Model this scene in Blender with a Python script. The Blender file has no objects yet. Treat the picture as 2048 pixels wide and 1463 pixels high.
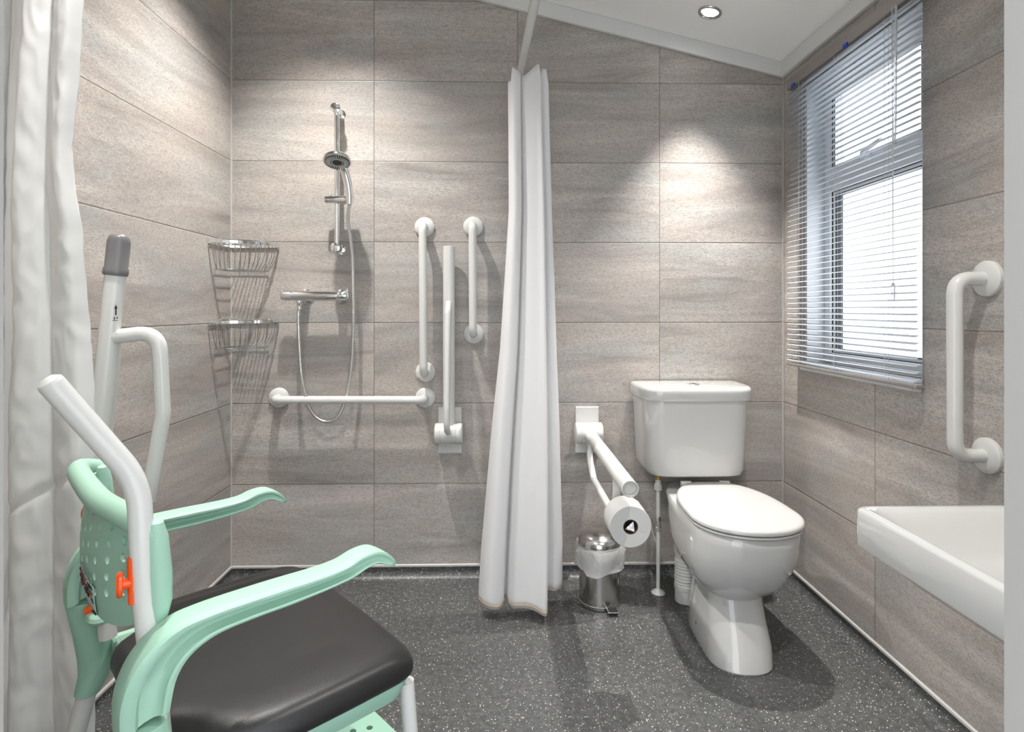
import bpy, bmesh, math, random
from mathutils import Vector, Matrix, Quaternion, noise as mnoise
random.seed(7)
S = bpy.context.scene
COL = S.collection
PI = math.pi
# ------------------------------------------------------------------ camera
FPX, HY, CH = 1181.0, 620.0, 1.12
TH = math.atan(27 / 1181)
cd = bpy.data.cameras.new('camera'); cam = bpy.data.objects.new('camera', cd); COL.objects.link(cam)
cd.sensor_fit = 'HORIZONTAL'; cd.sensor_width = 36; cd.lens = FPX / 2048 * 36
cd.shift_y = -(731.5 - HY) / 2048
cd.clip_start = 0.02
cam.location = (0, 0, CH); cam.rotation_euler = (PI / 2, 0, -TH)
S.camera = cam
D, XL, XR = 2.48, -1.111, 1.208            # back wall, left wall, right wall
YF = 0.47                                   # inner face of the door wall

def zc(x): return 2.165 + .242 * (XR - x)   # underside of the sloping ceiling

# ------------------------------------------------------------------ materials
def mat(name, col, rough=.5, metal=0, **kw):
    m = bpy.data.materials.new(name); m.use_nodes = True
    p = m.node_tree.nodes['Principled BSDF']
    p.inputs['Base Color'].default_value = (*col, 1)
    p.inputs['Roughness'].default_value = rough
    p.inputs['Metallic'].default_value = metal
    for k, v in kw.items():
        p.inputs[k.replace('_', ' ')].default_value = v
    return m

class N:
    def __init__(s, m): s.t = m.node_tree; s.p = s.t.nodes['Principled BSDF']
    def n(s, typ, **kw):
        x = s.t.nodes.new(typ)
        for k, v in kw.items():
            if k.startswith('i_'):
                key = k[2:]; key = int(key) if key.isdigit() else key.replace('_', ' ')
                x.inputs[key].default_value = v
            else: setattr(x, k, v)
        return x
    def l(s, a, b): s.t.links.new(a, b)
    def math(s, op, a, b=None, c=None):
        x = s.n('ShaderNodeMath', operation=op)
        for i, v in enumerate((a, b, c)):
            if v is None: continue
            if isinstance(v, (int, float)): x.inputs[i].default_value = v
            else: s.l(v, x.inputs[i])
        return x.outputs[0]
    def ramp(s, f, stops):
        r = s.n('ShaderNodeValToRGB'); e = r.color_ramp.elements
        while len(e) < len(stops): e.new(.5)
        for q, (pos, c) in zip(e, stops): q.position = pos; q.color = (*c, 1)
        s.l(f, r.inputs[0]); return r.outputs[0]
    def mix(s, f, a, b, blend='MIX'):
        x = s.n('ShaderNodeMix', data_type='RGBA', blend_type=blend)
        for i, v in ((0, f), (6, a), (7, b)):
            if isinstance(v, (int, float)): x.inputs[i].default_value = v
            elif isinstance(v, tuple): x.inputs[i].default_value = (*v, 1)
            else: s.l(v, x.inputs[i])
        return x.outputs[2]

def grain(m, scale=300, strength=.1, dist=.001):
    a = N(m); tc = a.n('ShaderNodeTexCoord'); nz = a.n('ShaderNodeTexNoise', i_Scale=scale, i_Detail=2.0)
    a.l(tc.outputs['Object'], nz.inputs['Vector'])
    b = a.n('ShaderNodeBump', i_Strength=strength, i_Distance=dist)
    a.l(nz.outputs[0], b.inputs['Height']); a.l(b.outputs[0], a.p.inputs['Normal'])
    return m

def tile_mat(name, axis, u0, seed, TW=.6):
    m = mat(name, (.3, .28, .25), .42); a = N(m)
    tc = a.n('ShaderNodeTexCoord'); sp = a.n('ShaderNodeSeparateXYZ'); a.l(tc.outputs['Object'], sp.inputs[0])
    U, V = sp.outputs[axis], sp.outputs[2]
    u = a.math('DIVIDE', a.math('SUBTRACT', U, u0), TW)
    v = a.math('DIVIDE', a.math('SUBTRACT', V, .3945), .3366)
    fu, fv = a.math('FLOOR', u), a.math('FLOOR', v)
    idv = a.math('ADD', a.math('MULTIPLY', fu, 7.31), a.math('MULTIPLY', fv, 3.77))
    wn = a.n('ShaderNodeTexWhiteNoise', noise_dimensions='1D'); a.l(a.math('ADD', idv, seed), wn.inputs['W'])
    off = a.math('MULTIPLY', wn.outputs['Value'], 20)
    # streaks: stretched along the tile, gently wavy
    def vec(su, sv, k):
        c = a.n('ShaderNodeCombineXYZ')
        a.l(a.math('ADD', a.math('MULTIPLY', U, su), off), c.inputs[0]); a.l(a.math('MULTIPLY', V, sv), c.inputs[1])
        a.l(a.math('ADD', off, k), c.inputs[2]); return c.outputs[0]
    def noise(v_, sc, det, dist=0.0, rough=.55):
        nz = a.n('ShaderNodeTexNoise', i_Scale=sc, i_Detail=det, i_Distortion=dist, i_Roughness=rough)
        a.l(v_, nz.inputs['Vector']); return nz.outputs[0]
    st = noise(vec(1.1, 8.5, 0), 1.0, 8.0, .9, .62)
    big = noise(vec(1.0, 2.6, 5), 1.3, 2.0, .3)
    fine = noise(vec(60, 260, 9), 1.0, 3.0, 0, .7)
    spk = noise(vec(230, 300, 3), 1.0, 2.0, 0, .6)
    hue = noise(vec(1.6, 4.0, 11), 1.5, 3.0)
    c = a.ramp(st, [(.33, (.20, .183, .172)), (.43, (.335, .31, .292)), (.52, (.43, .402, .378)), (.64, (.58, .55, .515))])
    c = a.mix(a.math('MULTIPLY', a.math('SUBTRACT', big, .4), .9), c, (.50, .46, .415))
    c = a.mix(a.ramp(hue, [(.42, (0, 0, 0)), (.60, (.5, .5, .5))]), c, (.48, .42, .38))
    c = a.mix(a.ramp(hue, [(.34, (.6, .6, .6)), (.48, (0, 0, 0))]), c, (.39, .40, .39))
    c = a.mix(a.ramp(fine, [(.36, (.7, .7, .7)), (.52, (0, 0, 0))]), c, (.27, .24, .22))
    c = a.mix(a.ramp(spk, [(.36, (.5, .5, .5)), (.46, (0, 0, 0))]), c, (.23, .205, .185))
    c = a.mix(a.ramp(spk, [(.56, (0, 0, 0)), (.68, (.4, .4, .4))]), c, (.68, .64, .59))
    # joints
    du = a.math('ABSOLUTE', a.math('SUBTRACT', a.math('FRACT', a.math('ADD', u, .5)), .5))
    dv = a.math('ABSOLUTE', a.math('SUBTRACT', a.math('FRACT', a.math('ADD', v, .5)), .5))
    d = a.math('MINIMUM', a.math('MULTIPLY', du, TW), a.math('MULTIPLY', dv, .3366))
    g = a.math('LESS_THAN', d, .0014)
    c = a.mix(g, c, (.20, .175, .155))
    a.l(c, a.p.inputs['Base Color'])
    h = a.n('ShaderNodeMapRange', i_1=0.0, i_2=.0035, i_3=0.0, i_4=1.0); a.l(d, h.inputs[0])
    b = a.n('ShaderNodeBump', i_Strength=.35, i_Distance=.003); a.l(h.outputs[0], b.inputs['Height'])
    b2 = a.n('ShaderNodeBump', i_Strength=.18, i_Distance=.001); a.l(fine, b2.inputs['Height']); a.l(b.outputs[0], b2.inputs['Normal'])
    a.l(b2.outputs[0], a.p.inputs['Normal'])
    r = a.ramp(st, [(.3, (.5, .5, .5)), (.7, (.36, .36, .36))]); a.l(r, a.p.inputs['Roughness'])
    return m

T_back = tile_mat('stone_tile_back', 0, .08, 0.0)
T_left = tile_mat('stone_tile_left', 1, 1.28, 41.0, 1.2)
T_right = tile_mat('stone_tile_right', 1, 1.868, 83.0)

def vinyl():
    m = mat('speckled_vinyl', (.06, .062, .062), .38); a = N(m)
    tc = a.n('ShaderNodeTexCoord')
    nz = a.n('ShaderNodeTexNoise', i_Scale=60.0, i_Detail=4.0); a.l(tc.outputs['Object'], nz.inputs['Vector'])
    base = a.ramp(nz.outputs[0], [(.35, (.058, .060, .060)), (.65, (.098, .10, .099))])
    c = base
    for sc, th, col in ((210.0, .19, (.74, .74, .72)), (330.0, .16, (.42, .42, .4)), (260.0, .14, (.012, .012, .012))):
        v = a.n('ShaderNodeTexVoronoi', i_Scale=sc); v.inputs['Randomness'].default_value = 1
        a.l(tc.outputs['Object'], v.inputs['Vector'])
        sx = a.n('ShaderNodeSeparateXYZ'); a.l(v.outputs['Color'], sx.inputs[0])
        big = a.math('MULTIPLY_ADD', sx.outputs[1], .2, th)
        hit = a.math('MULTIPLY', a.math('LESS_THAN', v.outputs['Distance'], big), a.math('LESS_THAN', sx.outputs[0], .16 if sc < 300 else .22))
        c = a.mix(hit, c, col)
    a.l(c, a.p.inputs['Base Color'])
    b = a.n('ShaderNodeBump', i_Strength=.15, i_Distance=.001); a.l(nz.outputs[0], b.inputs['Height']); a.l(b.outputs[0], a.p.inputs['Normal'])
    return m
M_floor = vinyl()
M_ceil = grain(mat('ceiling_paint', (.94, .94, .93), .6), 80, .03)
M_trim = mat('white_trim', (.74, .745, .735), .4)
M_strip = mat('grey_cap_strip', (.52, .51, .49), .4)
M_lining = mat('door_lining_paint', (.37, .36, .345), .5)
M_enamel = mat('white_enamel_tube', (.66, .66, .64), .25, Coat_Weight=.3)
M_plastic = mat('white_plastic', (.66, .66, .64), .35)
M_ceramic = mat('white_ceramic', (.60, .60, .59), .08, Coat_Weight=.6, Coat_Roughness=.03)
M_seat = mat('white_seat_plastic', (.54, .535, .525), .16)
M_chrome = mat('chrome', (.86, .87, .88), .07, 1)
M_steel = grain(mat('polished_steel', (.62, .61, .59), .17, 1), 30, .04)
M_wire = mat('wire_chrome', (.6, .6, .6), .18, 1)
M_dark = mat('dark_rubber', (.02, .02, .021), .5)
M_greycap = mat('grey_rubber', (.16, .155, .16), .3)
M_mint = grain(mat('mint_plastic', (.31, .53, .415), .48), 700, .18, .0006)
M_mint2 = grain(mat('mint_plastic_pale', (.335, .545, .43), .55), 500, .15, .0006)
M_black = grain(mat('black_cushion', (.016, .0155, .016), .40), 420, .3, .0006)
M_orange = mat('orange_plastic', (.85, .10, .01), .3)
M_paper = grain(mat('tissue_paper', (.66, .66, .645), .9), 260, .35, .0012)
M_card = mat('cardboard_core', (.16, .095, .06), .8)
M_foil = grain(mat('crumpled_metal', (.85, .85, .86), .25, 1), 60, .8, .004)
M_brass = mat('brass', (.55, .38, .12), .3, 1)
M_upvc = mat('window_frame_white', (.78, .80, .83), .3)
M_gasket = mat('black_gasket', (.015, .016, .02), .5)
M_alu = mat('blind_slat_white', (.44, .48, .53), .45)
M_headrail = mat('blind_headrail', (.30, .275, .26), .4, .3)
M_blue = mat('blue_clip', (.02, .06, .55), .4)
M_cord = mat('blind_cord', (.62, .63, .64), .7)
M_ink = mat('black_print', (.02, .02, .02), .5)
M_red = mat('red_print', (.35, .02, .03), .5)
M_paleprint = mat('pale_print', (.30, .44, .39), .5)
M_spring = mat('hose_steel', (.68, .68, .67), .22, 1)
M_thread = mat('orange_thread', (.62, .40, .16), .8)
M_nozzle = mat('spray_nozzle', (.55, .55, .52), .4)

def spring_bands(m):
    a = N(m); tc = a.n('ShaderNodeTexCoord')
    w = a.n('ShaderNodeTexWave', i_Scale=90.0); w.bands_direction = 'Z'
    a.l(tc.outputs['Object'], w.inputs['Vector'])
    b = a.n('ShaderNodeBump', i_Strength=.6, i_Distance=.001); a.l(w.outputs[1], b.inputs['Height']); a.l(b.outputs[0], a.p.inputs['Normal'])
spring_bands(M_spring)

def sheer(name, col, trans, rough=.8, wrinkle=0, alpha=1.0):
    m = bpy.data.materials.new(name); m.use_nodes = True; t = m.node_tree
    a = N(m); out = t.nodes['Material Output']
    a.p.inputs['Base Color'].default_value = (*col, 1); a.p.inputs['Roughness'].default_value = rough
    tr = a.n('ShaderNodeBsdfTranslucent'); tr.inputs[0].default_value = (*col, 1)
    mx = a.n('ShaderNodeMixShader'); mx.inputs[0].default_value = trans
    a.l(a.p.outputs[0], mx.inputs[1]); a.l(tr.outputs[0], mx.inputs[2])
    res = mx.outputs[0]
    if alpha < 1:
        tp = a.n('ShaderNodeBsdfTransparent'); m2 = a.n('ShaderNodeMixShader'); m2.inputs[0].default_value = alpha
        a.l(tp.outputs[0], m2.inputs[1]); a.l(res, m2.inputs[2]); res = m2.outputs[0]
    a.l(res, out.inputs[0])
    if wrinkle:
        tc = a.n('ShaderNodeTexCoord'); nz = a.n('ShaderNodeTexNoise', i_Scale=7.0, i_Detail=3.0, i_Distortion=.2)
        a.l(tc.outputs['Object'], nz.inputs['Vector'])
        b = a.n('ShaderNodeBump', i_Strength=wrinkle, i_Distance=.02); a.l(nz.outputs[0], b.inputs['Height'])
        a.l(b.outputs[0], a.p.inputs['Normal']); a.l(b.outputs[0], tr.inputs['Normal'])
    return m
M_curtain = sheer('curtain_polyester', (.93, .93, .94), .38, .6, .02)
M_curtain2 = sheer('curtain_polyester_near', (.84, .84, .83), .2, .6, .10)
M_bag = sheer('bin_bag_film', (.85, .85, .85), .35, .25, 1.6, .62)

def glass_mat():
    m = bpy.data.materials.new('window_glass'); m.use_nodes = True; a = N(m)
    out = m.node_tree.nodes['Material Output']
    tp = a.n('ShaderNodeBsdfTransparent'); gl = a.n('ShaderNodeBsdfGlossy'); gl.inputs['Roughness'].default_value = .02
    mx = a.n('ShaderNodeMixShader'); mx.inputs[0].default_value = .05
    a.l(tp.outputs[0], mx.inputs[1]); a.l(gl.outputs[0], mx.inputs[2]); a.l(mx.outputs[0], out.inputs[0])
    return m
M_glass = glass_mat()
M_wand = mat('clear_wand', (.85, .88, .9), .1, 0, Transmission_Weight=.6)

def emis(name, col, st):
    m = bpy.data.materials.new(name); m.use_nodes = True; a = N(m)
    a.p.inputs['Emission Color'].default_value = (*col, 1); a.p.inputs['Emission Strength'].default_value = st
    return m
M_lamp = emis('lamp_face', (1, .97, .93), 14)

# ------------------------------------------------------------------ object helpers
def thing(name, label, cat, loc=(0, 0, 0), rz=0, group=None):
    o = bpy.data.objects.new(name, None); COL.objects.link(o); o.empty_display_size = .05
    o.location = loc; o.rotation_euler = (0, 0, rz); o['label'] = label; o['category'] = cat
    if group: o['group'] = group
    return o
def root(o):
    while o.parent: o = o.parent
    return o
def obj(name, bm, m, parent=None, local=False, smooth=True, sub=0, bev=0, origin=None, fix=True, solid=0):
    """links bm as one mesh; bm is in room coordinates unless local=True"""
    if parent and not local:
        bmesh.ops.translate(bm, verts=bm.verts, vec=-root(parent).location)
    if origin: bmesh.ops.translate(bm, verts=bm.verts, vec=-Vector(origin))
    if fix: bmesh.ops.recalc_face_normals(bm, faces=bm.faces)
    me = bpy.data.meshes.new(name); bm.to_mesh(me); bm.free()
    me.materials.append(m)
    for f in me.polygons: f.use_smooth = smooth
    o = bpy.data.objects.new(name, me); COL.objects.link(o)
    if parent: o.parent = parent
    if origin: o.location = origin
    if solid:
        md = o.modifiers.new('solid', 'SOLIDIFY'); md.thickness = solid; md.offset = 0
    if bev:
        md = o.modifiers.new('bevel', 'BEVEL'); md.width = bev; md.segments = 3; md.limit_method = 'ANGLE'; md.angle_limit = math.radians(35)
        md.harden_normals = False
    if sub:
        md = o.modifiers.new('sub', 'SUBSURF'); md.levels = sub; md.render_levels = sub
    if smooth and not sub:
        me.set_sharp_from_angle(angle=math.radians(38))
    return o
def tagged(o, label, cat, group=None):
    o['label'] = label; o['category'] = cat
    if group: o['group'] = group
    return o
def struct(name, bm, m, **kw):
    kw.setdefault('smooth', False)
    o = obj(name, bm, m, **kw)
    if not o.parent: o['kind'] = 'structure'
    return o
B = bmesh.new
def box(bm, x0, x1, y0, y1, z0, z1):
    vs = [bm.verts.new(p) for p in ((x0, y0, z0), (x1, y0, z0), (x1, y1, z0), (x0, y1, z0), (x0, y0, z1), (x1, y0, z1), (x1, y1, z1), (x0, y1, z1))]
    for f in ((0, 3, 2, 1), (4, 5, 6, 7), (0, 1, 5, 4), (1, 2, 6, 5), (2, 3, 7, 6), (3, 0, 4, 7)): bm.faces.new([vs[i] for i in f])
    return vs
def prism(bm, pts, n):
    """polygon pts extruded along vector n"""
    a = [bm.verts.new(p) for p in pts]; b = [bm.verts.new(Vector(p) + Vector(n)) for p in pts]
    bm.faces.new(a); bm.faces.new(b[::-1]); k = len(a)
    for i in range(k): bm.faces.new((a[i], a[(i + 1) % k], b[(i + 1) % k], b[i]))
def loft(bm, rings, cap0=True, cap1=True, closed=True, loop=False):
    R = [[bm.verts.new(p) for p in r] for r in rings]; n = len(R[0])
    m = len(R)
    for i in range(m if loop else m - 1):
        a, b = R[i], R[(i + 1) % m]
        for j in range(n if closed else n - 1):
            bm.faces.new((a[j], a[(j + 1) % n], b[(j + 1) % n], b[j]))
    if closed and not loop:
        if cap0: bm.faces.new(R[0][::-1])
        if cap1: bm.faces.new(R[-1])
    return R
def fillet(pts, r, n=8):
    P = [Vector(p) for p in pts]; out = [P[0]]
    rr = r if isinstance(r, (list, tuple)) else [r] * (len(P) - 2)
    for i in range(1, len(P) - 1):
        a, b, c = P[i - 1], P[i], P[i + 1]; u = (a - b); v = (c - b)
        ang = u.angle(v); t = min(rr[i - 1] / math.tan(ang / 2) if ang < PI - .01 else 0, u.length * .49, v.length * .49)
        if t < 1e-5: out.append(b); continue
        p, q = b + u.normalized() * t, b + v.normalized() * t
        for k in range(n + 1):
            s = k / n; out.append(p * (1 - s) ** 2 + b * 2 * s * (1 - s) + q * s * s)
    out.append(P[-1]); return out
def cr(pts, n=8):
    """Catmull-Rom through tuples of any length"""
    out = []
    for i in range(len(pts) - 1):
        p0, p1, p2, p3 = pts[max(i - 1, 0)], pts[i], pts[i + 1], pts[min(i + 2, len(pts) - 1)]
        for k in range(n):
            t = k / n
            out.append(tuple(.5 * (2 * b + (c - a) * t + (2 * a - 5 * b + 4 * c - d) * t * t + (3 * b - a - 3 * c + d) * t ** 3) for a, b, c, d in zip(p0, p1, p2, p3)))
    out.append(tuple(pts[-1])); return out
def tube(bm, pts, r, seg=20, cap=True, loop=False, flat=1.0):
    P = [Vector(p) for p in pts]; n = len(P)
    def tan(i):
        if loop: return (P[(i + 1) % n] - P[i - 1]).normalized()
        return (P[min(i + 1, n - 1)] - P[max(i - 1, 0)]).normalized()
    t = tan(0); nrm = t.orthogonal().normalized() if abs(t.z) > .9 else t.cross(Vector((0, 0, 1))).normalized()
    rings = []
    for i in range(n):
        t2 = tan(i); q = t.rotation_difference(t2); nrm = (q @ nrm); nrm = (nrm - t2 * nrm.dot(t2)).normalized(); t = t2
        bn = t.cross(nrm); ri = r[i] if isinstance(r, (list, tuple)) else r
        rings.append([P[i] + nrm * math.cos(2 * PI * k / seg) * ri + bn * math.sin(2 * PI * k / seg) * ri * flat for k in range(seg)])
    loft(bm, rings, cap, cap, True, loop)
def lathe(bm, prof, c=(0, 0, 0), axis='Z', seg=32, cap0=True, cap1=True):
    """prof: (radius, height) pairs along axis (axis may be a vector)"""
    ax = {'X': Vector((1, 0, 0)), 'Y': Vector((0, 1, 0)), 'Z': Vector((0, 0, 1))}.get(axis) if isinstance(axis, str) else Vector(axis).normalized()
    q = Vector((0, 0, 1)).rotation_difference(ax); c = Vector(c)
    loft(bm, [[c + q @ Vector((r * math.cos(2 * PI * k / seg), r * math.sin(2 * PI * k / seg), h)) for k in range(seg)] for r, h in prof], cap0, cap1)
def rrect(w, h, r, n=6, cx=0, cy=0):
    out = []
    for sx, sy, a0 in ((1, 1, 0), (-1, 1, PI / 2), (-1, -1, PI), (1, -1, 1.5 * PI)):
        for k in range(n + 1):
            a = a0 + PI / 2 * k / n
            out.append((cx + sx * (w / 2 - r) + r * math.cos(a), cy + sy * (h / 2 - r) + r * math.sin(a)))
    return out
def sg(a, p): return math.copysign(abs(a) ** p, a)

# ------------------------------------------------------------------ room shell
WT = .10
bm = B(); box(bm, -1.6, 1.7, -.9, D + .1, -.05, 0); struct('floor', bm, M_floor)
bm = B()
prism(bm, [(XL - .02, D, 0), (XR + .02, D, 0), (XR + .02, D, zc(XR + .02)), (XL - .02, D, zc(XL - .02))], (0, WT, 0))
struct('wall_back', bm, T_back)
bm = B(); box(bm, XL - WT, XL, YF, D + WT, 0, zc(XL) + .02); struct('wall_left', bm, T_left)
# right wall with the window opening
WY0, WY1, WZ0, WZ1 = 1.655, 2.288, .915, 2.0
bm = B(); x0, x1 = XR, XR + .10
box(bm, x0, x1, YF, WY0, 0, zc(XR)); box(bm, x0, x1, WY1, D + WT, 0, zc(XR))
box(bm, x0, x1, WY0, WY1, 0, WZ0); box(bm, x0, x1, WY0, WY1, WZ1, zc(XR))
struct('wall_right', bm, T_right)
bm = B()
prism(bm, [(XL - WT, -.0, zc(XL - WT)), (XR + WT, -.0, zc(XR + WT)), (XR + WT, -.0, zc(XR + WT) + .08), (XL - WT, -.0, zc(XL - WT) + .08)], (0, D + WT, 0))
o = struct('ceiling', bm, M_ceil)
# door wall (camera stands in the doorway)
JL, JR = -.388, .412
bm = B(); y0 = YF - .11
prism(bm, [(XL - WT, y0, 0), (JL - .03, y0, 0), (JL - .03, y0, zc(JL - .03)), (XL - WT, y0, zc(XL - WT))], (0, .11, 0))
prism(bm, [(JR + .03, y0, 0), (XR + WT, y0, 0), (XR + WT, y0, zc(XR + WT)), (JR + .03, y0, zc(JR + .03))], (0, .11, 0))
prism(bm, [(JL - .03, y0, 2.03), (JR + .03, y0, 2.03), (JR + .03, y0, zc(JR + .03)), (JL - .03, y0, zc(JL - .03))], (0, .11, 0))
struct('wall_front', bm, M_trim)
bm = B()
box(bm, JL - .03, JL, y0 - .01, YF + .002, 0, 2.03); box(bm, JR, JR + .03, y0 - .01, YF + .002, 0, 2.03); box(bm, JL - .03, JR + .03, y0 - .01, YF + .002, 2.0, 2.03)
struct('door_1', bm, M_lining)
# ceiling battens
bm = B()
h = .062
prism(bm, [(XL, D, zc(XL)), (XR, D, zc(XR)), (XR, D, zc(XR) - h), (XL, D, zc(XL) - h)], (0, -.018, 0))
struct('trim_1', bm, M_trim, bev=.004)
bm = B(); box(bm, XR - .018, XR, YF, D - .0185, zc(XR) - h, zc(XR) + .002); struct('trim_2', bm, M_trim, bev=.004)
# thin corner beads
bm = B(); box(bm, XL, XL + .005, D - .005, D, .06, zc(XL) - .06); struct('trim_3', bm, M_strip)
bm = B(); box(bm, XR - .004, XR, D - .004, D, .06, zc(XR) - .06); struct('trim_4', bm, M_strip)
# coved vinyl skirting with a cap strip on each wall
def cove_profile():
    r = .032; p = [(r, .0006), (0.0, .0006)][:1]
    pts = [(r * 1.5, .0005)] + [(r - r * math.sin(a), r - r * math.cos(a) + .0005) for a in [PI / 2 * k / 8 for k in range(9)]] + [(.0012, .05), (-.001, .05)]
    return [(a + .0012 if 0 < i < 10 else a, b) for i, (a, b) in enumerate(pts)]
CP = cove_profile()
def cove(name, f, a, b):
    bm = B(); loft(bm, [[f(d, a, z) for d, z in CP], [f(d, b, z) for d, z in CP]], closed=False)
    o = struct(name, bm, M_floor, smooth=True, fix=False)
    bm = B()
    pr = [(.0, .049), (.006, .049), (.006, .056), (.003, .059), (.0, .059)]
    loft(bm, [[f(d, a, z) for d, z in pr], [f(d, b, z) for d, z in pr]])
    struct('cap_strip', bm, M_strip, parent=o)
cove('baseboard_back', lambda d, t, z: (t, D - d, z), XL, XR)
cove('baseboard_left', lambda d, t, z: (XL + d, t, z), YF, D)
cove('baseboard_right', lambda d, t, z: (XR - d, t, z), YF, D)

# ------------------------------------------------------------------ window
bm = B()
for a in ((WY0, WY0 + .002), (WY1 - .002, WY1)): box(bm, XR, XR + .099, a[0], a[1], WZ0, WZ1)
box(bm, XR, XR + .099, WY0 + .002, WY1 - .002, WZ1 - .002, WZ1)
win = struct('window_1', bm, M_upvc)
FX = XR + .068
def ring_frame(bm, x0, x1, ya, yb, za, zb, w, wb=None, wt=None):
    wb = wb or w; wt = wt or w
    box(bm, x0, x1, ya, ya + w, za, zb); box(bm, x0, x1, yb - w, yb, za, zb)
    box(bm, x0, x1, ya + w, yb - w, za, za + wb); box(bm, x0, x1, ya + w, yb - w, zb - wt, zb)
ya, yb = WY0 + .003, WY1 - .003
bm = B(); ring_frame(bm, FX, FX + .06, ya, yb, WZ0 + .004, WZ1 - .003, .038)
box(bm, FX, FX + .06, ya + .038, yb - .038, 1.575, 1.625)
fr = struct('window_frame', bm, M_upvc, parent=win, bev=.004)
# glazing bead of the lower light, dark gasket lines, opening vent
bm = B(); ring_frame(bm, FX + .012, FX + .04, ya + .038, yb - .038, WZ0 + .042, 1.575, .012); struct('bead', bm, M_upvc, parent=win, bev=.002)
bm = B(); ring_frame(bm, FX + .009, FX + .014, ya + .037, yb - .037, WZ0 + .041, 1.576, .0035)
ring_frame(bm, FX + .016, FX + .042, ya + .050, yb - .050, WZ0 + .054, 1.563, .004)
struct('gasket', bm, M_gasket, parent=win)
bm = B(); ring_frame(bm, FX - .012, FX + .035, ya + .034, yb - .034, 1.618, WZ1 - .035, .042)
sash = struct('sash', bm, M_upvc, parent=win, bev=.004)
bm = B(); ring_frame(bm, FX - .003, FX + .004, ya + .031, yb - .031, 1.615, WZ1 - .032, .0035)
ring_frame(bm, FX - .0125, FX - .002, ya + .075, yb - .075, 1.659, WZ1 - .076, .004)
struct('gasket', bm, M_gasket, parent=sash)
bm = B(); box(bm, FX + .02, FX + .024, ya + .05, yb - .05, WZ0 + .055, 1.563); struct('pane', bm, M_glass, parent=win)
bm = B(); box(bm, FX + .008, FX + .012, ya + .074, yb - .074, 1.658, WZ1 - .075); struct('pane', bm, M_glass, parent=win)
bm = B(); hy = 1.985
lathe(bm, [(.014, 0), (.014, .016), (.011, .022)], (FX - .012, hy, 1.644), (-1, 0, 0), 20)
tube(bm, fillet([(FX - .032, hy + .004, 1.644), (FX - .045, hy - .02, 1.655), (FX - .045, hy - .11, 1.672)], .01), [.010] * 10 + [.007], 12, flat=.7)
struct('window_handle', bm, M_upvc, parent=sash, smooth=True)
bm = B()
prof = [(XR + .067, .9145), (XR - .022, .9145), (XR - .03, .910), (XR - .03, .893), (XR - .024, .887), (XR - .0005, .887), (XR - .0005, .902), (XR + .067, .902)]
prism(bm, [(x, WY0 + .001 - .0, z) for x, z in prof], (0, WY1 - WY0 - .002, 0))
struct('sill', bm, M_upvc, parent=win, bev=.002)

# ------------------------------------------------------------------ venetian blind
BY0, BY1 = 1.612, 2.345; BX = XR - .040
t = thing('venetian_blind', 'white slatted venetian blind hanging in front of the window', 'blind', (BX, (BY0 + BY1) / 2, 2.03))
bm = B(); box(bm, BX - .016, BX + .018, BY0 + .003, BY1 - .003, 1.998, 2.040); obj('head_rail', bm, M_headrail, t, smooth=False, bev=.003)
bm = B(); n = 53
za, zb = .926, 1.985
for i in range(n):
    z = za + (zb - za) * i / (n - 1)
    rings = []
    for y in (BY0, BY0 + .004, BY1 - .004, BY1):
        w = .0125 if y not in (BY0, BY1) else .010
        rings.append([(BX - w, y, z - .0018), (BX - w * .5, y, z + .0004), (BX, y, z + .0012), (BX + w * .5, y, z + .0006), (BX + w, y, z - .0012),
                      (BX + w * .5, y, z + .0001), (BX, y, z + .0007), (BX - w * .5, y, z - .0001)])
    loft(bm, [[(x, y, z + .17 * (x - BX)) for x, y, z in r] for r in rings])
obj('slats', bm, M_alu, t)
bm = B(); box(bm, BX - .0135, BX + .0135, BY0 - .003, BY1 + .003, .901, .9125); obj('bottom_rail', bm, M_headrail, t, smooth=False, bev=.003)
for y in (BY0 + .13, (BY0 + BY1) / 2 + .03, BY1 - .10):
    bm = B()
    for x in (BX - .0132, BX + .0132): tube(bm, [(x, y, .912), (x, y, 2.002)], .0006, 6)
    tube(bm, [(BX, y, .912), (BX, y, 2.002)], .0006, 6)
    obj('ladder_cord', bm, M_cord, t)
for y in (BY0 + .32, BY1 - .065):
    bm = B(); box(bm, BX - .021, BX - .0155, y - .012, y + .012, 1.992, 2.004); obj('clip', bm, M_blue, t, smooth=False, bev=.001)
bm = B(); tube(bm, [(BX - .022, BY0 + .065, 2.0), (BX - .024, BY0 + .067, 1.60)], .0035, 8); obj('tilt_wand', bm, M_wand, t)
bm = B(); tube(bm, [(BX - .022, BY0 + .078, 2.0), (BX - .021, BY0 + .079, 1.19)], .0009, 6); tube(bm, [(BX - .022, BY0 + .084, 2.0), (BX - .021, BY0 + .079, 1.19)], .0009, 6)
pc = obj('pull_cord', bm, M_cord, t)
bm = B(); lathe(bm, [(.003, .05), (.005, .045), (.0055, .01), (.004, 0)], (BX - .021, BY0 + .079, 1.15), 'Z', 12); obj('tassel', bm, M_wand, pc)

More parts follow.
